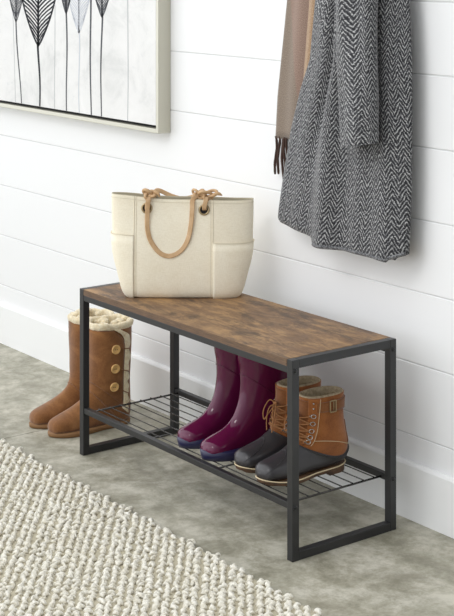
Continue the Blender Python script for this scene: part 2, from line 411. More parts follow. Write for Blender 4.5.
# ------------------------------------------------------------------ rug
def build_rug():
    root = thing('area_rug', 'chunky cream looped wool rug lying on the concrete floor in front of the bench', 'rug', (0, 0, 0))
    x0, x1, y0, y1 = -0.75, 1.75, -1.35, -0.130
    mb = MB(); mb.box(x0, x1, y0, y1 - 0.009, 0.0003, 0.0095); mb.build('rug_backing', 'rug_back', root, smooth=False)
    rng = np.random.RandomState(3)
    # base sphere template
    nu, nv = 6, 10
    tv = []
    for i in range(1, nu):
        a = PI * i / nu
        for j in range(nv): b = 2 * PI * j / nv; tv.append((math.sin(a) * math.cos(b), math.sin(a) * math.sin(b), math.cos(a)))
    tv.append((0, 0, 1)); tv.append((0, 0, -1)); tv = np.array(tv); T = len(tv)
    tf = []
    for i in range(nu - 2):
        for j in range(nv):
            j2 = (j + 1) % nv; tf.append((i * nv + j, (i + 1) * nv + j, (i + 1) * nv + j2, i * nv + j2))
    top = T - 2; bot = T - 1; tf3 = []
    for j in range(nv): tf3.append((top, j, (j + 1) % nv)); tf3.append((bot, (nu - 2) * nv + (j + 1) % nv, (nu - 2) * nv + j))
    allv = []; allf = []; base = 0
    q2 = math.sqrt(.5); AD = R(-38); c1 = np.array([math.cos(AD), math.sin(AD)]); c2 = np.array([-math.sin(AD), math.cos(AD)]); SP1, SP2 = .0300, .0200
    for m_ in range(-140, 140):
        wob = rng.normal(0, .0012)
        for n_ in range(-120, 120):
            p0 = c1 * (n_ + .5 * (m_ % 2)) * SP1 + c2 * (m_ * SP2 + wob) + np.array([.4, -.6])
            if not (x0 + .01 < p0[0] < x1 - .01 and y0 + .01 < p0[1] < y1 - .006): continue
            vis = p0[1] > -0.80 and -0.35 < p0[0] < 1.4
            for s_ in range(4 if vis else 2):
                # strands wrap across the row like a loosely twisted rope
                ang = AD + R(90) + (R(38) if s_ % 2 else R(-38)) + rng.normal(0, .40)
                sc = np.array([0.0088, 0.0038, 0.0044]) * rng.uniform(.8, 1.25)
                if not vis: sc = sc * np.array([1.1, 1.6, 1.2])
                along = (-.33 + .22 * s_ if vis else -.25 + .5 * s_) * SP1
                p = tv * sc
                p[:, 2] += 0.0030 * np.cos(p[:, 0] * 180)
                c, s = math.cos(ang), math.sin(ang)
                q = np.empty_like(p); q[:, 0] = c * p[:, 0] - s * p[:, 1]; q[:, 1] = s * p[:, 0] + c * p[:, 1]; q[:, 2] = p[:, 2]
                q += rng.normal(0, 0.0004, q.shape)
                ctr = p0 + c1 * (along + rng.normal(0, .0028)) + c2 * rng.normal(0, .0023)
                hgt = .0105 + .0035 * math.cos((s_ / 3 - .5) * PI if vis else 0) + rng.uniform(-.0012, .0018)
                q += np.array([ctr[0], ctr[1], hgt - .002])
                q[:, 2] = np.maximum(q[:, 2], 0.001)
                allv.append(q)
                allf += [tuple(base + k for k in f) for f in tf] + [tuple(base + k for k in f) for f in tf3]
                base += T
    me = bpy.data.meshes.new('wool_pile'); me.from_pydata(np.concatenate(allv).tolist(), [], allf)
    me.materials.append(M['wool']); 
    for p in me.polygons: p.use_smooth = True
    o = bpy.data.objects.new('wool_pile', me); COL.objects.link(o); o.parent = root; o['kind'] = 'stuff'
build_rug()

# ------------------------------------------------------------------ bench
W, D, H, T = 0.925, 0.325, 0.460, 0.020
def build_bench():
    root = thing('storage_bench', 'rustic brown wooden shoe bench with black metal frame and wire shelf', 'bench', (0, 0, 0))
    bv = 0.0012
    for sx, x in ((0, 0.0), (1, W - T)):
        for y in (0.0, D - T):
            mb = MB(); mb.box(x, x + T, y, y + T, 0, H); mb.build('leg', 'metal', root, False, bv)
        mb = MB(); mb.box(x + .0004, x + T - .0004, T, D - T, H - T, H - .0002); mb.build('top_bar', 'metal', root, False, bv)
        mb = MB(); mb.box(x + .0004, x + T - .0004, T, D - T, 0.0, T); mb.build('floor_bar', 'metal', root, False, bv)
    for y in (0.001, D - .021): 
        mb = MB(); mb.box(T, W - T, y, y + .02, H - .032, H - .0165); mb.build('apron_rail', 'metal', root, False, bv)
    mb = MB(); mb.box(T + .0008, W - T - .0008, .0005, D - .0005, H - .0163, H); mb.build('seat_board', 'wood', root, False, .0008)
    for y in (-.0001, D - .0009):  # thin added strips, coloured darker to stand for shade on the board edge
        mb = MB(); mb.box(T + .001, W - T - .001, y, y + .001, H - .0160, H - .0008); mb.build('shaded_edge_strip', 'wood_edge', root, False)
    # shelf
    sh = []
    for y in (0.002, D - .017):
        mb = MB(); mb.box(T, W - T, y, y + .015, .1165, .1315); mb.build('shelf_rail', 'metal', root, False, .001)
    for i in range(8):
        y = .017 + (D - .034) * (i + .7) / 8.4
        mb = MB(); mb.tube([(0.034, y, .1255), (W - .034, y, .1255)], .0015, 8); mb.build('shelf_wire', 'wire', root)
    for x in (.036, .322, .606, W - .036):
        mb = MB(); mb.tube([(x, .016, .1222), (x, D - .016, .1222)], .0026, 8); mb.build('shelf_cross_rod', 'wire', root)
    # bolts on the outer faces
    for x, sx in ((W, 1), (0.0, -1)):
        for y in (.0075, D - .0105):
            for z in (.4355, .1235):
                rings = []
                for dx, r in ((-.0005, .0052), (.0014, .0052), (.0030, .0038), (.0033, .0014)):
                    rings.append([(x + sx * dx, y + r * math.cos(2 * PI * j / 16), z + r * math.sin(2 * PI * j / 16)) for j in range(16)])
                MB().loft(rings).build('bolt', 'bolt', root)
build_bench()

# ------------------------------------------------------------------ picture
def build_picture():
    X1, Z0 = -0.143, 0.848; X0, Z1 = -1.40, 1.66; YF = 0.363; YB = WY - .0005
    root = thing('framed_picture', 'framed drawing of skeleton leaves on thin stems, pale metal frame on the wall', 'picture', ((X0 + X1) / 2, YB, Z0))
    inv = Matrix.Translation(-Vector(root.location))
    f = .013
    for nm, bx in (('frame_side', (X0, X0 + f, YF, YB, Z0, Z1)), ('frame_side', (X1 - f, X1, YF, YB, Z0, Z1)), ('frame_bottom', (X0 + f, X1 - f, YF, YB, Z0, Z0 + f)), ('frame_top', (X0 + f, X1 - f, YF, YB, Z1 - f, Z1))):
        mb = MB(); mb.box(*bx); mb.build('frame_side' if 'side' in nm else 'frame_rail', 'frame', root, False, .0012, xf=inv)
    mb = MB(); mb.box(X0 + f, X1 - f, YF + .022, YB - .004, Z0 + f, Z1 - f); mb.build('frame_recess', 'gap', root, False, xf=inv)
    yc = YF + .006; g = .009
    cx0, cx1, cz0, cz1 = X0 + f + g, X1 - f - g, Z0 + f + g, Z1 - f - g
    mb = MB(); mb.box(cx0, cx1, yc, YF + .021, cz0, cz1); cv = mb.build('canvas', 'print', root, False, .001, xf=inv)
    def rib(mb, pts, w):
        n = len(pts); V_ = []
        for i, (x, z) in enumerate(pts):
            a = pts[max(i - 1, 0)]; b = pts[min(i + 1, n - 1)]; dx, dz = b[0] - a[0], b[1] - a[1]; L = math.hypot(dx, dz) or 1
            ww = (w[i] if hasattr(w, '__len__') else w) / 2
            nx, nz = -dz / L * ww, dx / L * ww
            V_ += [(x + nx, yc - .0005, z + nz), (x - nx, yc - .0005, z - nz), (x + nx, yc + .0003, z + nz), (x - nx, yc + .0003, z - nz)]
        F = []
        for i in range(n - 1):
            a = 4 * i; F += [(a, a + 1, a + 5, a + 4), (a + 2, a + 6, a + 7, a + 3), (a, a + 4, a + 6, a + 2), (a + 1, a + 3, a + 7, a + 5)]
        mb.add(V_, F)
    rr = random.Random(5)
    def stem(mb, x0, z0, x1, z1, w):
        pts = []
        for i in range(25):
            t = i / 24; pts.append((x0 + (x1 - x0) * t + .004 * math.sin(t * 5 + x0 * 9), z0 + (z1 - z0) * t))
        rib(mb, pts, [w * (1.25 - .45 * i / 24) for i in range(25)])
    def leaf(ink, tipx, tipz, hw, length, botx, w=.004, nv=34, stemw=.006):
        mb = MB(); stem(mb, tipx, tipz + .01, botx, cz0 + .001, stemw)
        topz = min(tipz + length, cz1 - .02)
        def half(t): return hw * min(1.0, (math.sin(PI * min(t, .5)) ** .85 if t < .5 else 1) * 1.0) * (1 if t < .5 else math.cos((t - .5) * PI) ** .7)
        N = 40
        for s in (-1, 1):
            rib(mb, [(tipx + s * half(i / N), tipz + (topz - tipz) * i / N) for i in range(N + 1)], w * 1.25)
        rib(mb, [(tipx, tipz + (topz - tipz) * i / N) for i in range(N + 1)], w * 1.7)
        for i in range(nv):
            t = .02 + .96 * i / nv; z = tipz + (topz - tipz) * t; L = topz - tipz
            for s in (-1, 1):
                te = min(t + .075 + .05 * math.sin(PI * t), .995); xe = half(te) * .97; ze = tipz + L * te
                zs = z - .0
                pts = []
                for q in range(6):
                    u = q / 5; pts.append((tipx + s * xe * u, zs + (ze - zs) * (u ** .8) + rr.uniform(-.001, .001)))
                rib(mb, pts, w * rr.uniform(.7, 1.1))
        mb.build('leaf_drawing', ink, cv, False, xf=inv)
    leaf('ink_mid', -1.021, 1.150, .078, .46, -.986, .0042, 46, .007)
    leaf('ink_dark', -.868, 1.075, .135, .56, -.856, .0072, 36, .0105)
    leaf('ink_mid', -.686, 1.190, .062, .40, -.680, .0048, 40, .0075)
    leaf('ink_pale', -.606, 1.130, .090, .48, -.602, .0045, 44, .005)
    leaf('ink_mid', -.466, 1.186, .080, .42, -.472, .0050, 38, .0075)
    leaf('ink_mid', -.536, 1.300, .030, .25, -.530, .0040, 24, .0085)
    for xa, xb, w_ in ((-.765, -.757, .0035), (-1.052, -1.03, .003), (-.311, -.322, .0048)):
        mb = MB(); stem(mb, xa, 1.5, xb, cz0 + .001, w_); mb.build('stem_drawing', 'ink_faint', cv, False, xf=inv)
build_picture()

# ------------------------------------------------------------------ bag
def build_bag():
    root = thing('tote_bag', 'cream linen tote bag with knotted tan leather handles standing on the bench', 'bag', (0.236, 0.183, H + .0005), R(52.5))
    Hh = 0.268
    st = [  # z, half width, half depth, centre y
        (0.000, .142, .036, 0), (0.004, .153, .045, 0), (0.022, .163, .052, 0), (0.06, .173, .054, 0), (0.12, .188, .050, 0), (0.19, .192, .040, 0), (0.24, .193, .030, 0), (Hh, .193, .026, 0)]
    def fn(t, th):
        z, a, b, c = cr(st, t); s, co = math.sin(th), math.cos(th)
        e = .42 + .25 * t
        x = a * math.copysign(abs(s) ** e, s); y = -b * math.copysign(abs(co) ** e, co)
        y += .0035 * math.sin(x * 22 + t * 3) * t * (1 if co > 0 else .6)
        z += (-.006 * math.cos(x / .19 * PI / 2) if t > .2 else 0) * t + .0015 * math.sin(x * 30) * t - .007 * x / .19 * t * t
        return Vector((x, y, z))
    sf = Surf(fn)
    K = 120
    def angs(k): return [2 * PI * j / k for j in range(k)]
    ths = angs(K)
    # spread angles so that x is even
    rings = [[sf.fn(i / 26, th) for th in ths] for i in range(27)]
    inner = [[sf.fn(1 - i / 26 * .985, th) * 1 for th in ths] for i in range(27)]
    inner = [[Vector((p.x * .982, p.y * .9, max(p.z, .004))) for p in r] for r in inner]
    mb = MB(); mb.loft(rings, True, True, False); mb.build('bag_body', 'linen', root)
    lip = [rings[-1], [p + Vector((0, 0, .0015)) for p in rings[-1]], [Vector((p.x * .99, p.y * .95, p.z + .0015)) for p in rings[-1]], inner[0]]
    mb = MB(); mb.loft(lip + inner[1:], True, False, True); mb.build('bag_lining', 'lining', root)
    # find th for a given x on front (co>0) and t
    def th_of(x, t, front=True):
        z, a, b, c = cr(st, t); e = .42 + .25 * t
        s = min(1, abs(x) / a) ** (1 / e); th = math.asin(s) * (1 if x > 0 else -1)
        return th if front else PI - th
    # side pockets wrapped around each end
    for sgn, xs, ztop in ((1, .083, .635), (-1, -.130, .665)):
        mb = MB()
        def f(u, v, sgn=sgn, xs=xs, ztop=ztop):
            t = .02 + (ztop - .02) * u
            a = th_of(xs, t); b = PI - a if sgn > 0 else -PI - a
            w = (1 - math.cos(PI * v)) / 2 if False else v
            # distribute by x then around
            return (t, a + (b - a) * w)
        sf.patch(mb, f, 14, 60, .0008, .0028); mb.build('side_pocket', 'linen', root)
        # pocket top hem
        mb = MB(); pts = [(ztop, th_of(xs, ztop) + ((PI if sgn > 0 else -PI) - 2 * th_of(xs, ztop)) * i / 40) for i in range(41)]
        mb.tube(sf.line(pts, .0034), .0012, 6); mb.build('pocket_hem', 'stitch', root)
        mb = MB()
        mb.tube([sf.P(t / 30, th_of(xs, t / 30), .0006) for t in range(1, 31)], .0009, 6)
        mb.tube([sf.P(t / 30, th_of(xs - sgn * .006, t / 30), .0004) for t in range(1, 31)], .0006, 5)
        mb.build('side_seam', 'stitch', root)
    # rim hem stitch
    mb = MB(); mb.tube([sf.P(.955, th, .0004) for th in [2 * PI * i / 120 for i in range(120)]], .0006, 5, closed=True); mb.build('rim_stitch', 'stitch', root)
    # grommets: front left / right, back too
    gx = (-.096, .059); gt = .86
    for front in (True, False):
        for x in gx:
            th = th_of(x, gt, front); c = sf.P(gt, th, .001); n = sf.N(gt, th)
            u = n.cross(Vector((0, 0, 1))).normalized(); w = n.cross(u)
            mb = MB(); mb.tube([c + (u * math.cos(a) + w * math.sin(a)) * .0125 for a in [2 * PI * i / 24 for i in range(24)]], .0028, 8, closed=True); mb.build('grommet', 'brass', root)
            mb = MB(); mb.add([c + n * .0003 + (u * math.cos(a) + w * math.sin(a)) * .0118 for a in [2 * PI * i / 24 for i in range(24)]], [tuple(range(24))]); mb.build('grommet_hole', 'hole', root)
    def spline(keys, n):
        a = np.array(keys, float); return [Vector(cr(a, i / (n - 1))) for i in range(n)]
    # hanging front handle
    ztop = Hh
    yl = sf.P(gt, th_of(gx[0], gt)).y; yr = sf.P(gt, th_of(gx[1], gt)).y
    keys = [(-.092, yl - .006, .262), (-.094, yl - .012, .225), (-.093, yl - .016, .185), (-.083, yl - .020, .152), (-.058, yl - .022, .122), (-.030, yl - .022, .115), (-.002, yl - .020, .130), (.016, yl - .018, .160), (.024, yl - .014, .200), (.027, yl - .010, .240), (.028, yl - .004, .262), (.038, yl + .003, .272)]
    pts = spline(keys, 80)
    wd = []
    for i, p in enumerate(pts):
        tg = (pts[min(i + 1, 79)] - pts[max(i - 1, 0)]).normalized()
        nrm = Vector((0, -1, 0)); w_ = tg.cross(nrm)
        # strap turns on its edge at the bottom of the loop so its width shows less
        tw = .35 * math.sin(PI * i / 79)
        wd.append(w_.normalized() * math.cos(tw) + nrm * math.sin(tw))
    mb = MB(); mb.ribbon(pts, wd, .0125, .0030); mb.build('front_handle', 'strap', root, False)
    # straps from grommets to the knots at the rim
    for x, dx, yy in ((gx[0], .004, yl), (gx[1], .004, yr)):
        k = [(x + .001, yy + .006, .2345), (x + .001, yy - .004, .2375), (x + dx * .3, yy - .007, .247), (x + dx, yy - .006, .258), (x + dx * 1.5, yy, .270)]
        p = spline(k, 20); mb = MB(); mb.ribbon(p, [Vector((1, 0, 0))] * 20, .0125, .0032); mb.build('grommet_strap', 'strap', root, False)
    # back handle lies folded behind, resting along rim
    k = [(-.080, .022, .262), (-.070, .030, .279), (-.03, .034, .262), (.0, .036, .255), (.03, .034, .262), (.052, .026, .278), (.06, .02, .266)]
    p = spline(k, 40); mb = MB(); mb.ribbon(p, [Vector((0, .5, 1))] * 40, .0125, .0034); mb.build('back_handle', 'strap', root, False)
    # knots
    def knot(c, sx, rot, nm='handle_knot', r0=.0062):
        P = []
        for i in range(90):
            a = 2 * PI * i / 90
            x = (math.sin(a) + 2 * math.sin(2 * a)) * .0062 * sx; z = (math.cos(a) - 2 * math.cos(2 * a)) * .0045; y = -math.sin(3 * a) * .0058
            q = Matrix.Rotation(rot, 3, 'Y') @ Vector((x, y, z)); P.append(Vector(c) + q)
        mb = MB(); mb.tube(P, r0, 8, closed=True); 
        for i, vtx in enumerate(mb.v): pass
        mb.build(nm, 'strap', root)
    knot((-.090, yl + .004, .277), 1.0, R(15), r0=.0046); knot((.070, yr + .006, .276), 1.45, R(-5), r0=.0042)
    knot((.040, yr + .016, .273), 1.0, R(35), r0=.0038)
    mb = MB(); mb.tube(spline([(.085, yr, .277), (.097, yr - .002, .280), (.108, yr - .002, .275)], 10), [.0045] * 7 + [.0035, .0025, .0012], 8); mb.build('knot_tail', 'strap', root); mb = MB(); mb.tube(spline([(-.075, yl, .283), (-.066, yl - .002, .280), (-.061, yl - .003, .270)], 10), [.0045] * 7 + [.0035, .0025, .0012], 8); mb.build('knot_tail', 'strap', root)
build_bag()

# ------------------------------------------------------------------ sheepskin boots
def sheepskin_boot(label, loc, rz, side):
    root = thing('sheepskin_boot', label, 'boot', loc, rz, 'tall tan sheepskin boots standing on the floor')
    st = [(.0008, .027, .0008, .015, .009, 0), (.0045, .037, .004, .011, .023, .12), (.016, .047, .014, .010, .038, .25), (.045, .059, .050, .009, .051, .42), (.078, .073, .100, .009, .050, .45),
          (.104, .087, .155, .009, .045, .34), (.121, .103, .210, .009, .042, .22), (.129, .120, .244, .012, .044, .1), (.132, .138, .258, .030, .047, .04), (.133, .160, .260, .085, .051, 0),
          (.134, .195, .258, .140, .055, 0), (.132, .245, .262, .225, .058, 0), (.131, .300, .264, .300, .056, 0)]
    sf = boot_surf(st, side)
    mb = MB(); mb.loft(toe_close(sf.rings(0, 1, 70, 40)), True, True, False); mb.build('boot_upper', 'tan', root)
    # sole
    wds = [[.035], [.047], [.050], [.046], [.039], [.038], [.040], [.034]]
    lv = [(.0, .003), (.002, .0), (.011, -.001), (.014, .002)]
    mb = MB(); mb.loft([[(x, y - .003, z) for x, y, z in r] for r in sole_mesh(.268, wds, lv, 0.002, side)]); mb.build('sole', 'tan_sole', root)
    # seams
    mb = MB(); tA = 6.3 / 12; mb.tube([sf.P(tA + .02 * math.cos(th), th, .0006) for th in [2 * PI * i / 60 for i in range(60)]], .0016, 6, closed=True)
    mb.build('ankle_seam', 'tan', root)
    # fleece cuff (rolled) and lining
    rng = random.Random(side + 5); rings = []
    K = 48
    prof = [(-.010, .0), (-.006, .0025), (.000, .004), (.006, .0035), (.010, -.001), (.009, -.008), (.004, -.012), (-.01, -.013), (-.05, -.013), (-.10, -.014)]
    ph = [rng.uniform(0, 6) for _ in range(6)]
    for dz, off in prof:
        r = []
        for j in range(K):
            th = 2 * PI * j / K; p = sf.P(1.0, th); n = sf.N(1.0, th); n.z = 0; n.normalize()
            ns = .0016 * math.sin(4 * th + ph[0]) + .0010 * math.sin(9 * th + ph[1]) + rng.uniform(-.0005, .0005)
            bulge = 1.0
            r.append(p + n * (off + (ns if off > -.014 and dz > -.02 else 0)) + Vector((0, 0, dz + ns * 1.3)))
        rings.append(r)
    mb = MB(); mb.loft(rings, True, False, True); mb.build('fleece_cuff', 'fleece', root)
    # fleece lumps visible in the opening
    mb = MB()
    for i in range(9):
        a = rng.uniform(0, 2 * PI); q = sf.P(1.0, a); c = Vector((q.x * .45, .197 + (q.y - .197) * .55, .297 + rng.uniform(-.006, .006)))
        pts = [c + Vector((rng.uniform(-.018, .018), rng.uniform(-.03, .03), rng.uniform(-.003, .003))) for _ in range(2)]
        mb.tube([pts[0], (pts[0] + pts[1]) / 2 + Vector((0, 0, .006)), pts[1]], [.008, .014, .009], 10)
    mb.build('fleece_fold', 'fleece', root, sub=1)
    # overlapping button flap on the outer side, fleece trimmed edge towards the back
    def f(u, v):
        t = .66 + (.985 - .66) * u
        edge = 1.80 - .45 * max(0, (u - .82) / .18) ** 2
        s0 = -1.2 if side > 0 else .3
        return (t, s0 + (edge - s0) * v)
    mb = MB(); sf.patch(mb, f, 26, 26, -.0002, .0028, True); mb.build('button_flap', 'tan', root)
    rg = random.Random(9)
    def g_(u, v):
        t = .64 + (.99 - .64) * u
        edge = 1.80 - .45 * max(0, (u - .86) / .14) ** 2
        wv = .05 * math.sin(u * 37) + .04 * math.sin(u * 61 + 1)
        return (t, edge + .0 + (.30 + wv) * v)
    mb = MB(); sf.patch(mb, g_, 60, 5, .0002, .0045); fo = mb.build('fleece_trim', 'fleece', root)
    for t in (.915, .843, .740):
        th = 1.42
        c = sf.P(t, th, .0030); n = sf.N(t, th); a1 = n.cross(Vector((0, 0, 1))).normalized(); a2 = n.cross(a1)
        rings = []
        for d, r in ((0, .0135), (.003, .0138), (.0048, .0122), (.0042, .0095), (.0030, .0085), (.0030, .0001)):
            rings.append([c + n * d + (a1 * math.cos(2 * PI * j / 24) + a2 * math.sin(2 * PI * j / 24)) * r for j in range(24)])
        b = MB().loft(rings).build('button', 'button', root)
        mb = MB()
        for sx in (-1, 1):
            cc = c + n * .0031 + a1 * sx * .0026
            mb.tube([cc, cc + n * .0006], .0013, 8)
        mb.build('button_hole', 'button_hole', b)
        # loop cord to the back
        mb = MB(); mb.tube([sf.P(t + .004, th + .16 + .08 * i, .0036 + (.0025 if i > 2 else 0)) for i in range(8)], .0016, 6); mb.build('button_loop', 'tan', root)
    return root
sheepskin_boot('tall tan sheepskin boot with three wooden buttons showing, on the floor', (-.178, .010, 0), R(-2), 1)
sheepskin_boot('tall tan sheepskin boot standing furthest left, mostly behind its mate and the bench leg', (-.283, .008, 0), R(-4), -1)

# ------------------------------------------------------------------ rain boots
SZ = .1274
def rain_boot(label, loc, rz, side):
    root = thing('rain_boot', label, 'boot', loc, rz, 'burgundy rain boots standing on the wire shelf')
    st = [(.0008, .028, .0008, .019, .009, 0), (.0045, .037, .004, .014, .022, .1), (.016, .046, .014, .012, .037, .22), (.040, .056, .045, .012, .048, .38), (.068, .069, .095, .012, .046, .46),
          (.090, .090, .150, .012, .041, .40), (.104, .116, .205, .012, .037, .25), (.1115, .142, .240, .014, .038, .12), (.1155, .165, .255, .032, .041, .05), (.117, .188, .256, .080, .045, 0),
          (.117, .205, .250, .135, .049, 0), (.112, .235, .256, .195, .053, 0), (.108, .292, .262, .292, .056, 0)]
    sf = boot_surf(st, side)
    rings = sf.rings(0, 1, 80, 44)
    inner = sf.rings(1, .55, 20, 44, -.003)
    mb = MB(); mb.loft(toe_close(rings) + [[p + Vector((0, 0, .002)) for p in inner[0]]] + inner, True, True, False); mb.build('boot_shell', 'burgundy', root)
    wds = [[.036], [.046], [.049], [.044], [.036], [.037], [.040], [.034]]
    lv = [(.0, .003), (.0015, .0), (.021, -.0025), (.024, .0), (.0255, .0025)]
    mb = MB(); mb.loft([[(x, y - .002, z) for x, y, z in r] for r in sole_mesh(.262, wds, lv, .002, side)]); mb.build('sole', 'navy', root)
    mb = MB(); mb.tube([sf.P(9.3 / 12 + .004 * math.cos(th), th, .0003) for th in [2 * PI * i / 60 for i in range(60)]], .0016, 6, closed=True)
    mb.tube([sf.P(.985, th, .0004) for th in [2 * PI * i / 60 for i in range(60)]], .0026, 6, closed=True)
    mb.build('shaft_band', 'burgundy', root)
    return root
rain_boot('glossy burgundy rain boot with navy sole, the one beside the brown lace-up boots', (.549, .024, SZ), R(-4), 1)
rain_boot('glossy burgundy rain boot with navy sole, leftmost shoe on the wire shelf', (.438, .032, SZ), R(-4), -1)

# ------------------------------------------------------------------ duck boots
def duck_boot(label, loc, rz, side, bow):
    root = thing('lace_up_boot', label, 'boot', loc, rz, 'brown leather lace-up boots with grey rubber feet')
    st = [(.0008, .034, .0008, .025, .009, 0), (.0045, .043, .004, .020, .022, .1), (.016, .053, .014, .018, .037, .22), (.042, .060, .045, .018, .046, .34), (.072, .071, .098, .018, .048, .42),
          (.094, .084, .152, .022, .044, .36), (.104, .090, .214, .024, .041, .25), (.110, .096, .256, .036, .043, .12), (.115, .104, .267, .072, .046, .05), (.122, .124, .265, .102, .044, 0),
          (.128, .150, .259, .140, .042, 0), (.130, .178, .258, .176, .041, 0), (.129, .206, .260, .208, .041, 0)]
    root.scale = (.93, .93, .93)
    sf = boot_surf(st, side)
    tb = 8.0 / 12
    # rubber lower, slightly larger
    def lo(t, th):
        return sf.P(t, th, .0028)
    def tbf(th): return tb - .14 * (1 - ((1 - math.cos(th)) / 2) ** 3)
    rings = [[lo(tbf(2 * PI * j / 44) * i / 48, 2 * PI * j / 44) for j in range(44)] for i in range(49)]
    rings = [[Vector((p.x, p.y, max(p.z, .014))) for p in r] for r in rings]
    rings.append([sf.P(tbf(2 * PI * j / 44) + .004, 2 * PI * j / 44, .0) for j in range(44)])
    mb = MB(); mb.loft(toe_close(rings), True, True, False); mb.build('rubber_foot', 'grey_rubber', root)
    mb = MB(); mb.tube([sf.P(tbf(2 * PI * j / 60) - .008, 2 * PI * j / 60, .0031) for j in range(60)], .0014, 6, closed=True)
    mb.tube([sf.P(.10 + .26 * math.sin(PI * i / 40), -1.35 + 2.7 * i / 40, .0029) for i in range(41)], .0011, 6)
    mb.build('rubber_ridge', 'grey_rubber', root)
    # leather shaft
    mb = MB(); up = sf.rings(tb - .20, 1, 54, 44); inn = sf.rings(1, tb + .02, 20, 44, -.005)
    mb.loft(up + inn[:3], True, False, False); mb.build('leather_shaft', 'duck_leather', root)
    mb = MB(); mb.loft(sf.rings(1.0, tb + .02, 20, 44, -.0045), True, False, True)
    # thicker padded lining collar
    cr_ = []
    for dz, off in ((-.010, -.0036), (.0, -.0014), (.0032, -.0035), (.0030, -.009), (-.004, -.0125), (-.03, -.013)):
        rr_ = []
        for j in range(44):
            th = 2 * PI * j / 44; p = sf.P(1.0, th); n = sf.N(1.0, th); n.z = 0; n.normalize(); rr_.append(p + n * off + Vector((0, 0, dz)))
        cr_.append(rr_)
    mb.loft(cr_, True, False, False); mb.build('felt_lining', 'felt', root)
    # sole : forefoot sheet plus heel block, welt line
    wds = [[.035], [.048], [.052], [.046], [.037], [.036], [.037], [.032]]
    def zt(base, rise=.0): return lambda y: base + .006 * max(0, (y - .35) / .65) ** 1.2 + .006 * max(0, (.25 - y) / .25) ** 2
    lv = [(zt(.0035), .003), (zt(.005), 0), (zt(.0125), -.0015), (zt(.014), 0)]
    mb = MB(); mb.loft([[(x, y - .003, z) for x, y, z in r] for r in sole_mesh(.268, wds, lv, .002, side)])
    # heel block
    hr = []
    for z, ins in ((0, .002), (.001, 0), (.018, -.0005)):
        r = []
        for i in range(25):
            a = PI * i / 24; r.append((.036 * math.cos(a) * (1 - ins * 20), .215 + (.047 - ins) * math.sin(a) ** .8 if 0 < i < 24 else .215, z))
        r += [(-.038, .195, z), (.038, .195, z)]
        hr.append(r)
    mb.loft(hr); 
    # ground contact pad under the ball of the foot
    pr_ = []
    for z, ins in ((0.0, .006), (.0045, 0)):
        pr_.append([(.036 * math.cos(2 * PI * j / 24) * (1 - ins * 10), .075 + .058 * math.sin(2 * PI * j / 24), z) for j in range(24)])
    mb.loft(pr_); mb.build('sole', 'gum', root)
    mb = MB(); ring = sole_mesh(.268, wds, [(zt(.0150), -.0022)], .002, side)[0]
    mb.tube([(x, y - .003, z) for x, y, z in ring], .0016, 6, closed=True); mb.build('welt', 'welt', root)
    # tongue piece and eyelet stay
    mb = MB(); sf.patch(mb, lambda u, v: (.565 + .415 * u, (-.62 + 1.24 * v)), 26, 12, .0004, .0018); mb.build('tongue', 'duck_trim', root)
    for s in (-1, 1):
        mb = MB()
        def fst(u, v, s=s):
            t = .60 + .40 * u
            return (t, s * (.52 + (.40 + .22 * u) * v))
        sf.patch(mb, fst, 24, 8, .0006, .0028); mb.build('eyelet_stay', 'duck_leather', root)
        mb = MB(); mb.tube([sf.P(.60 + .395 * i / 30, s * (.52 + (.40 + .22 * i / 30)), .0034) for i in range(31)], .0007, 5); mb.build('stay_stitch', 'welt', root)
    ey = []
    for i, t in enumerate((.655, .705, .76, .815, .87)):
        th = .72 + .02 * i
        for s in (-1, 1):
            c = sf.P(t, s * th, .0042); n = sf.N(t, s * th); a1 = n.cross(Vector((0, 0, 1))).normalized(); a2 = n.cross(a1)
            mb = MB(); mb.tube([c + (a1 * math.cos(a) * .0062 + a2 * math.sin(a) * .0050) + n * .0012 for a in [2 * PI * k / 16 for k in range(16)]], .0011, 6, closed=True)
            mb.tube([c - n * .001 + a1 * (.0085 * s * side), c + n * .0012 + a1 * (.0085 * s * side)], .0032, 10)
            mb.build('lace_ring', 'steel', root)
        ey.append(t)
    for t in (.925, .965):
        for s in (-1, 1):
            c = sf.P(t, s * .80, .0034); n = sf.N(t, s * .80)
            MB().tube([c, c + n * .002], .0022, 8).build('eyelet', 'steel', root)
    # laces zigzag
    mb = MB()
    for i in range(4):
        for s in (-1, 1):
            t0, t1 = ey[i], ey[i + 1]
            pts = [sf.P(t0 + (t1 - t0) * u, s * .66 * (1 - 2 * u), .0060 + .003 * math.sin(PI * u)) for u in [k / 10 for k in range(11)]]
            mb.tube(pts, .0017, 6)
    mb.tube([sf.P(ey[0], -.66 + 1.32 * k / 10, .0072) for k in range(11)], .0017, 6)
    mb.build('lace', 'lace', root)
    # bow, tied at the top and drooping over the front
    mb = MB(); kn = sf.P(ey[bow], 0.0, .010)
    def sp(keys): a = np.array([tuple(k) for k in keys], float); return [Vector(cr(a, i / 30)) for i in range(31)]
    for s in (-1, 1):
        mb.tube(sp([kn, kn + Vector((s * .016, -.010, .006)), kn + Vector((s * .026, -.022, -.022)), kn + Vector((s * .020, -.024, -.044)), kn + Vector((s * .010, -.016, -.026)), kn]), .0017, 6)
        mb.tube(sp([kn, kn + Vector((s * .008, -.016, -.012)), kn + Vector((s * .014, -.020, -.042)), kn + Vector((s * .012 + .004, -.024, -.070))]), .0017, 6)
    mb.tube([kn + Vector((-.005, 0, 0)), kn + Vector((0, -.002, .001)), kn + Vector((.005, 0, 0))], .004, 8); mb.build('lace_bow', 'lace', root)
    # collar strap with buckle on the outer side
    mb = MB(); sf.patch(mb, lambda u, v: (.895 + .070 * u, .98 + 2.1 * v), 6, 30, .0006, .0030); mb.build('collar_strap', 'duck_trim', root)
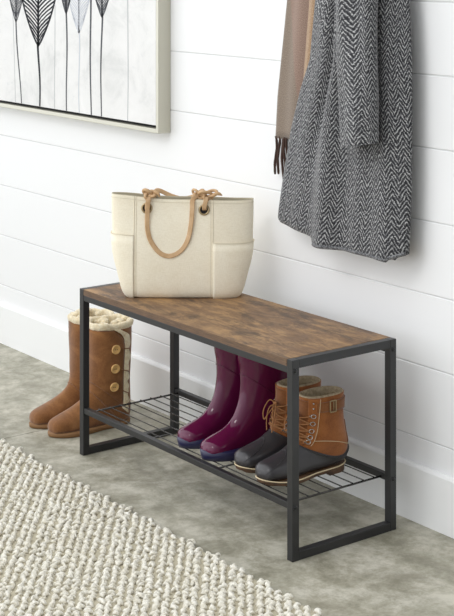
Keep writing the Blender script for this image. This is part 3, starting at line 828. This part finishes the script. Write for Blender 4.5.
    th = 1.62; t = .93; c = sf.P(t, th, .0052); n = sf.N(t, th); a1 = n.cross(Vector((0, 0, 1))).normalized(); a2 = n.cross(a1).normalized()
    mb = MB(); cs = [(-1, -1), (1, -1), (1, 1), (-1, 1)]; pts = []
    for (xa, ya), (xb, yb) in zip(cs, cs[1:] + cs[:1]):
        for q in range(5): u = q / 5; pts.append(c + a1 * (xa + (xb - xa) * u) * .0095 + a2 * (ya + (yb - ya) * u) * .0145)
    mb.tube(pts, .0016, 6, closed=True); mb.tube([c - a1 * .002 - a2 * .0145, c - a1 * .002 + a2 * .0145], .0013, 6); mb.build('buckle', 'brass', root)
    # heel counter and side seams
    mb = MB(); sf.patch(mb, lambda u, v: (.672 + (.14) * u, PI - (.75 - .35 * u) + 2 * (.75 - .35 * u) * v), 10, 16, .0004, .0016); mb.build('heel_counter', 'duck_trim', root)
    mb = MB(); mb.tube([sf.P(.672 + .012 * math.sin(6 * k / 30), .95 + 2.2 * k / 30, .0012) for k in range(31)], .0008, 5); mb.build('shaft_stitch', 'welt', root)
    return root
duck_boot('brown lace-up boot with side buckle, rightmost shoe on the wire shelf', (.777, .022, SZ + .0003), R(-4), 1, 4)
duck_boot('brown lace-up boot with a loose bow, between its mate and the burgundy boots', (.676, .036, SZ + .0003), R(-4), -1, 4)

# ------------------------------------------------------------------ coat, scarf, hook rail
def build_rail():
    root = thing('hook_rail', 'dark wooden hook rail on the wall above the coat and scarf', 'hook rail', (.62, WY, 1.80))
    inv = Matrix.Translation(-Vector(root.location))
    mb = MB(); mb.box(.10, 1.25, WY - .021, WY - .0005, 1.74, 1.83); mb.build('rail_board', 'rail', root, False, .003, xf=inv)
    for x in (.30, .48, .73, 1.0):
        mb = MB(); mb.tube([(x, WY - .02, 1.80), (x, WY - .045, 1.80), (x, WY - .065, 1.795), (x, WY - .072, 1.815)], .006, 10)
        mb.tube([(x, WY - .02, 1.76), (x, WY - .035, 1.745), (x, WY - .05, 1.75), (x, WY - .052, 1.765)], .005, 10); mb.build('hook', 'metal', root, xf=inv)
build_rail()

def px2x(px): pass
def build_coat():
    zt = 1.79
    root = thing('herringbone_coat', 'grey herringbone wool coat hanging on the wall', 'coat', (.70, .345, .633))
    inv = Matrix.Translation(Vector((-.006, 0, .006)) - Vector(root.location))
    # left edge / right edge X against z (front)
    LE = [(.60, .430), (.69, .438), (.80, .462), (.92, .492), (1.03, .532), (1.106, .568), (1.27, .590), (1.42, .598), (1.55, .585), (1.66, .62), (1.75, .69), (1.80, .70)]
    RE = [(.60, .930), (.69, .936), (.80, .942), (.92, .944), (1.05, .945), (1.15, .943), (1.27, .934), (1.42, .895), (1.55, .87), (1.66, .83), (1.75, .76), (1.80, .75)]
    def ip(tab, z):
        zs = [a for a, b in tab]; return float(np.interp(z, zs, [b for a, b in tab]))
    def hem(x):   # bottom z of the front as seen: left panel short and slanting, then a small step
        if x < .465: return .686 - (x - .425) / .04 * .020
        if x < .606: return .666 - (x - .465) / .141 * .018
        if x < .616: return .648 - (x - .606) / .010 * .018
        if x < .885: return .630 + 0.004 * math.sin((x - .616) / .269 * PI)
        return .634 + (x - .885) / .05 * .02
    n, kx = 70, 90
    def body(side):
        G = []
        for i in range(n + 1):
            row = []
            for j in range(kx + 1):
                s = j / kx; 
                zg = .60 + (zt - .60) * (i / n); l0, r0 = ip(LE, zg), ip(RE, zg)
                x = l0 + (r0 - l0) * s; hb = hem(ip(LE, .66) + (ip(RE, .66) - ip(LE, .66)) * s)
                z = hb + (zt - hb) * (i / n); l0, r0 = ip(LE, z), ip(RE, z); x = l0 + (r0 - l0) * s
                bulge = math.sin(PI * s) ** .45 if 0 < s < 1 else 0
                if side == 'f':
                    fold = .010 * math.sin(s * 15 + 1.2 + (z - .7) * 2.2) + .006 * math.sin(s * 27 + z * 3)
                    deepfold = -.034 * math.exp(-((s - (.30 - .12 * (1.27 - z) / .6 * 0 - .10 * max(0, 1.0 - z))) / .05) ** 2) * min(1, max(0, (z - .80) / .3))
                    y = .366 - bulge * (.042 + (fold + deepfold) * .95)
                    step = .006 if s > .37 - .0 and z < .72 else 0
                    y -= 0
                else:
                    y = .3665 + bulge * .005
                row.append((x, y, z))
            G.append(row)
        return G
    F_, B_ = body('f'), body('b')
    mb = MB(); K = kx + 1
    verts = []; faces = []; uvs = []
    def arcu(row):
        u = [0]
        for a, b in zip(row[:-1], row[1:]): u.append(u[-1] + math.hypot(b[0] - a[0], b[1] - a[1]))
        return u
    for G, flip, tilt in ((F_, False, .0), (B_, True, 0)):
        U = [arcu(r) for r in G]
        b = len(verts); verts += [p for r in G for p in r]
        for i in range(n):
            for j in range(kx):
                q = [(i, j), (i, j + 1), (i + 1, j + 1), (i + 1, j)]
                if flip: q = q[::-1]
                faces.append([b + a * K + c for a, c in q])
                # fabric grain follows the slanting left edge on the left part of the body
                uvs.append([(G[a][c][0] * 1.0 + (U[a][c] - (G[a][c][0] - G[a][0][0])) - .34 * (G[a][c][2] - .69) * (1 - c / kx), G[a][c][2] + .22 * (c / kx - .5 * (c / kx) ** 2)) for a, c in q])
    mb.add(verts, faces, uvs)
    # close the two long sides
    me_o = mb.build('coat_body', 'herring', root, xf=inv, recalc=False)
    bm = bmesh.new(); bm.from_mesh(me_o.data); bmesh.ops.remove_doubles(bm, verts=bm.verts, dist=.0041)
    bmesh.ops.recalc_face_normals(bm, faces=bm.faces); bm.to_mesh(me_o.data); bm.free()
    md = me_o.modifiers.new('thick', 'SOLIDIFY'); md.thickness = .004; md.offset = -1
    # front panel edge: a thick vertical placket where the left panel overlaps
    # hem roll
    mb = MB(); pts = [(p[0], p[1] + .0015, p[2] + .003) for p in F_[0][1:-1]]
    mb.tube(pts[33:], .0048, 8); mb.build('coat_hem', 'hem_wool', root, xf=inv)
    # sleeve
    SL = [(.893, .708, .826, .305), (.93, .706, .828, .303), (1.0, .704, .830, .302), (1.10, .698, .829, .300), (1.20, .694, .826, .300), (1.30, .690, .826, .303), (1.45, .68, .828, .31), (1.60, .67, .82, .325), (1.70, .69, .80, .34)]
    rings = []; rows = []; N = 46; k = 44
    for i in range(N + 1):
        z = .893 + (1.70 - .893) * i / N
        zs = [a[0] for a in SL]; a = np.interp(z, zs, [q[1] for q in SL]); b = np.interp(z, zs, [q[2] for q in SL]); yc = np.interp(z, zs, [q[3] for q in SL])
        r = []
        for j in range(k):
            th = 2 * PI * j / k; c, s_ = math.cos(th), math.sin(th)
            hx = (b - a) / 2; hy = .027
            wr = .003 * math.sin(5 * th + z * 9) + .0025 * math.sin(3 * th - z * 14)
            r.append((float((a + b) / 2 + hx * math.copysign(abs(c) ** .8, c)), float(yc + (hy + wr) * math.copysign(abs(s_) ** .8, s_)), float(z + (.010 * c if i < 6 else 0) * (1 - i / 6 if i < 6 else 0))))
        rings.append(r)
    per = []
    mb = MB(); mb.loft(rings, True, False, False, uv=lambda i, j: (.31 * j / k, .893 + .807 * i / N))
    # inner turn of the cuff
    inn = [[((p[0] - .767) * .93 + .767, (p[1] - .305) * .85 + .305, p[2] + .001 + d) for p in rings[0]] for d in (0, .04, .10)]
    mb.loft([rings[0]] + inn, True, False, True, uv=lambda i, j: (.31 * j / k, .893 - .01 * i))
    mb.build('sleeve', 'herring', root, xf=Matrix.Translation((.064, -.008, .020)) @ inv)
    # second sleeve hanging behind the right edge, shoulders & collar out of frame
    mb = MB(); rings2 = []
    for i in range(30):
        z = 1.52 + .27 * i / 29; f = 1 - (i / 29) ** 2
        rings2.append([(.725 + (.05 + .06 * f) * math.cos(2 * PI * j / 32), .335 + (.018 + .012 * f) * math.sin(2 * PI * j / 32), z) for j in range(32)])
    mb.loft(rings2, True, False, False, uv=lambda i, j: (.3 * j / 32, z)); mb.build('collar', 'herring', root, xf=inv)
build_coat()

def build_scarf():
    root = thing('wool_scarf', 'brown plaid wool scarf with dark fringe hanging behind the left side of the coat', 'scarf', (.44, .372, .779))
    inv = Matrix.Translation(-Vector(root.location))
    n = 40; k = 30
    def sheet(xl, xr, zb, zt, y0, amp, ph):
        G = []
        for i in range(n + 1):
            row = []
            for j in range(k + 1):
                s = j / k; zz = zb(s); z = zz + (zt - zz) * i / n
                a, b = xl(z), xr(z); x = a + (b - a) * s
                y = y0 - amp * (math.sin(s * PI * 1.0) ** .6 if 0 < s < 1 else 0) - amp * .35 * math.sin(s * 9 + ph + z * 2)
                row.append((x, y, z))
            G.append(row)
        return G
    xl = lambda z: float(np.interp(z, [.87, 1.0, 1.264, 1.8], [.374, .384, .424, .450])); xr = lambda z: float(np.interp(z, [.87, 1.0, 1.264, 1.8], [.500, .510, .540, .50]))
    G = sheet(xl, xr, lambda s: .884 + .008 * s, 1.80, .401, .009, 0)
    mb = MB(); K = k + 1
    fs = []; uv = []
    for i in range(n):
        for j in range(k):
            q = [(i, j), (i, j + 1), (i + 1, j + 1), (i + 1, j)]; fs.append([a * K + c for a, c in q]); uv.append([(c / k * .16, G[a][c][2]) for a, c in q])
    mb.add([p for r in G for p in r], fs, uv); o = mb.build('scarf_front', 'scarf', root, xf=inv)
    md = o.modifiers.new('thick', 'SOLIDIFY'); md.thickness = .005; md.offset = 0
    # tan tail folded over, lying in front beside the coat
    xl2 = lambda z: float(np.interp(z, [.96, 1.03, 1.264, 1.8], [.486, .503, .530, .50])); xr2 = lambda z: float(np.interp(z, [.93, 1.264, 1.8], [.54, .600, .55]))
    G = sheet(xl2, xr2, lambda s: .96, 1.80, .386, .006, 2)
    mb = MB(); mb.add([p for r in G for p in r], fs, uv); o = mb.build('scarf_back_tail', 'scarf_tan', root, xf=inv)
    md = o.modifiers.new('thick', 'SOLIDIFY'); md.thickness = .005; md.offset = 0
    rng = random.Random(4)
    mb = MB()
    for i in range(7):
        x = .380 + .0125 * i; L = .112 + rng.uniform(-.014, .012) + (.01 if i == 2 else 0); dx = rng.uniform(-.004, .006); y = .394 + rng.uniform(-.003, .003)
        z0 = .890
        pts = [(x + dx * u + .002 * math.sin(u * 7 + i), y + .002 * math.sin(u * 5 + i), z0 - L * u) for u in [q / 12 for q in range(13)]]
        mb.tube(pts, [.0036 - .0003 * math.sin(q * 2) for q in range(12)] + [.0025], 8)
    f_ = mb.build('fringe', 'fringe', root, xf=inv)
build_scarf()
